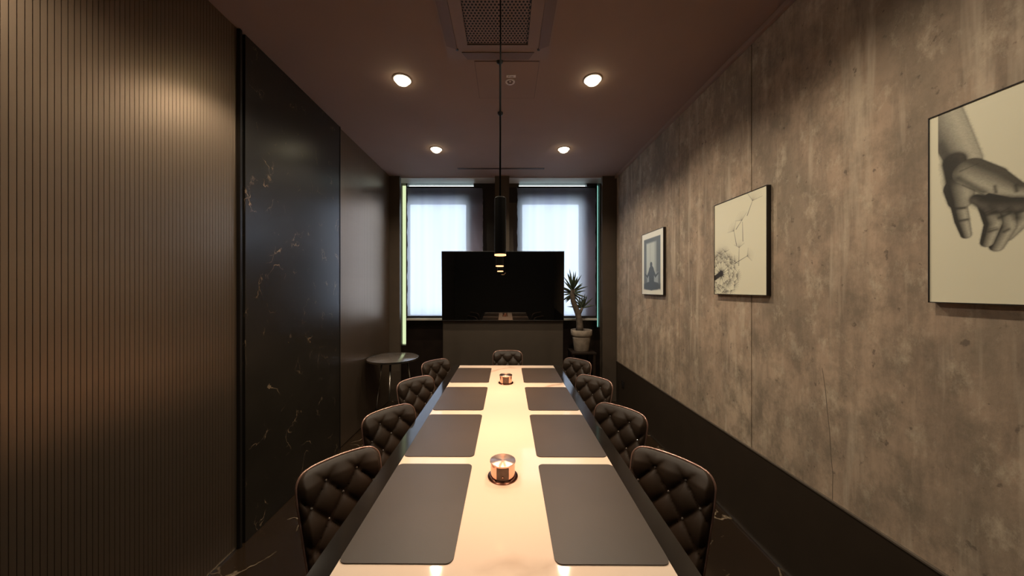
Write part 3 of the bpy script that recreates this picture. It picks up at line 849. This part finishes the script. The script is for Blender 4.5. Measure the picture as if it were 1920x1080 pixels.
for k, (a, b, a0, a1) in enumerate(seeds):
    A, B = wp(*a), wp(*b)
    P.stroke(A, B, .0012, .0026, INK, .0025, .85)
    dirs = {0: (1.15, 1.05), 1: (1.9, 1.1), 2: (2.2, .95), 3: None, 4: (1.57, 1.1), 5: (.35, 1.05)}[k]
    if dirs is None: continue
    base, spread = dirs
    Lq = (.075, .06, .06, 0, .05, .05)[k]
    for q in range(11):
        aa = base + spread * (q / 5 - 1)
        P.stroke(A, (A[0] - Lq * math.cos(aa), A[1] + Lq * math.sin(aa)), .002, .0006, INK if q in (0, 10) else MID, .004, .6 if q in (0, 10) else .28)
P.build(fr, XP)

# hand drawing
y0, y1, z0, z1 = .665, 1.136, 1.503, 2.152
fr = framed(y0, y1, z0, z1, 'large framed pencil drawing of a drooping hand, nearest the camera')
P = Paint(y0, y1, z0, z1, .0015, (.74, .70, .53))
def hp(cx, cy): return wp(1700 + cx / 2.3, 130 + cy / 2.3)
LO, HI = (.040, .036, .028), (.60, .56, .43); MD = (.22, .195, .15)
P.limb([hp(395, 575), hp(480, 570)], [.040, .038], LO, MD, .003)
P.limb([hp(488, 560), hp(497, 640), hp(430, 715)], [.024, .022, .017], LO, HI, .0022, -1)
P.limb([hp(415, 590), hp(432, 680), hp(388, 762)], [.021, .019, .016], LO, HI, .0022, -1)
P.limb([hp(345, 580), hp(372, 665), hp(346, 745)], [.020, .019, .015], LO, HI, .0022, -1)
P.limb([hp(150, 190), hp(195, 290), hp(250, 400)], [.048, .046, .040], (.16, .145, .115), HI, .003, -1)
P.limb([hp(205, 400), hp(215, 480)], [.030, .026], LO, (.10, .085, .065), .006, -1)
P.limb([hp(225, 590), hp(238, 650), hp(256, 712)], [.019, .018, .013], LO, HI, .0022, -1)
P.limb([hp(225, 510), hp(232, 560)], [.038, .032], LO, HI, .003, -1)
P.limb([hp(300, 560), hp(380, 585), hp(470, 580)], [.016, .026, .026], LO, (.16, .14, .11), .006)
P.limb([hp(270, 440), hp(360, 475), hp(470, 520), hp(560, 525)], [.040, .038, .022, .018], (.09, .08, .06), HI, .0022, 1)
P.stroke(hp(230, 440), hp(310, 405), .002, .0008, LO, .004, .6)
for a, b in (((200, 600), (250, 598)), ((215, 655), (262, 645)), ((335, 620), (380, 600)), ((352, 690), (388, 680)), ((395, 620), (440, 600)), ((240, 500), (330, 540))):
    P.stroke(hp(*a), hp(*b), .0014, .001, LO, .003, .6)
ng = np.random.RandomState(3)
def soft(a, b, r, al): d, t, _ = P.seg(hp(*a), hp(*b)); P.blend(al * np.exp(-(d / r) ** 2), LO)
DARKW = np.hypot(P.C[..., 0] - .74, P.C[..., 1] - .70) > .015
keep = P.C.copy()
soft((205, 400), (200, 480), .020, .75); soft((225, 470), (330, 530), .010, .7); soft((330, 560), (490, 560), .012, .75)
soft((140, 330), (200, 420), .016, .6); soft((360, 590), (400, 640), .010, .6); soft((440, 600), (470, 640), .010, .6)
for a, b in (((205, 600), (250, 598)), ((222, 655), (262, 648)), ((340, 630), (385, 615)), ((355, 700), (388, 690)), ((400, 640), (445, 620)), ((420, 700), (440, 690)), ((470, 620), (505, 610)), ((380, 505), (385, 530)), ((470, 500), (475, 525))): soft(a, b, .0045, .75)
P.C = np.where(DARKW[..., None], P.C, keep)
grain = ng.rand(P.nz, P.nx); grain = (grain + np.roll(grain, 1, 0) + np.roll(grain, 1, 1) + np.roll(grain, 2, 1)) / 4
P.C = np.where(DARKW[..., None], P.C * (.82 + .36 * grain[..., None]), P.C)
P.blend(np.where(P.Y > y1 - .022, 1.0, 0.0), (.74, .70, .53)); P.blend(np.where(P.Z > wp(1775, 216)[1] + .012, 1.0, 0.0) * 0, PAPER)
P.build(fr, XP)
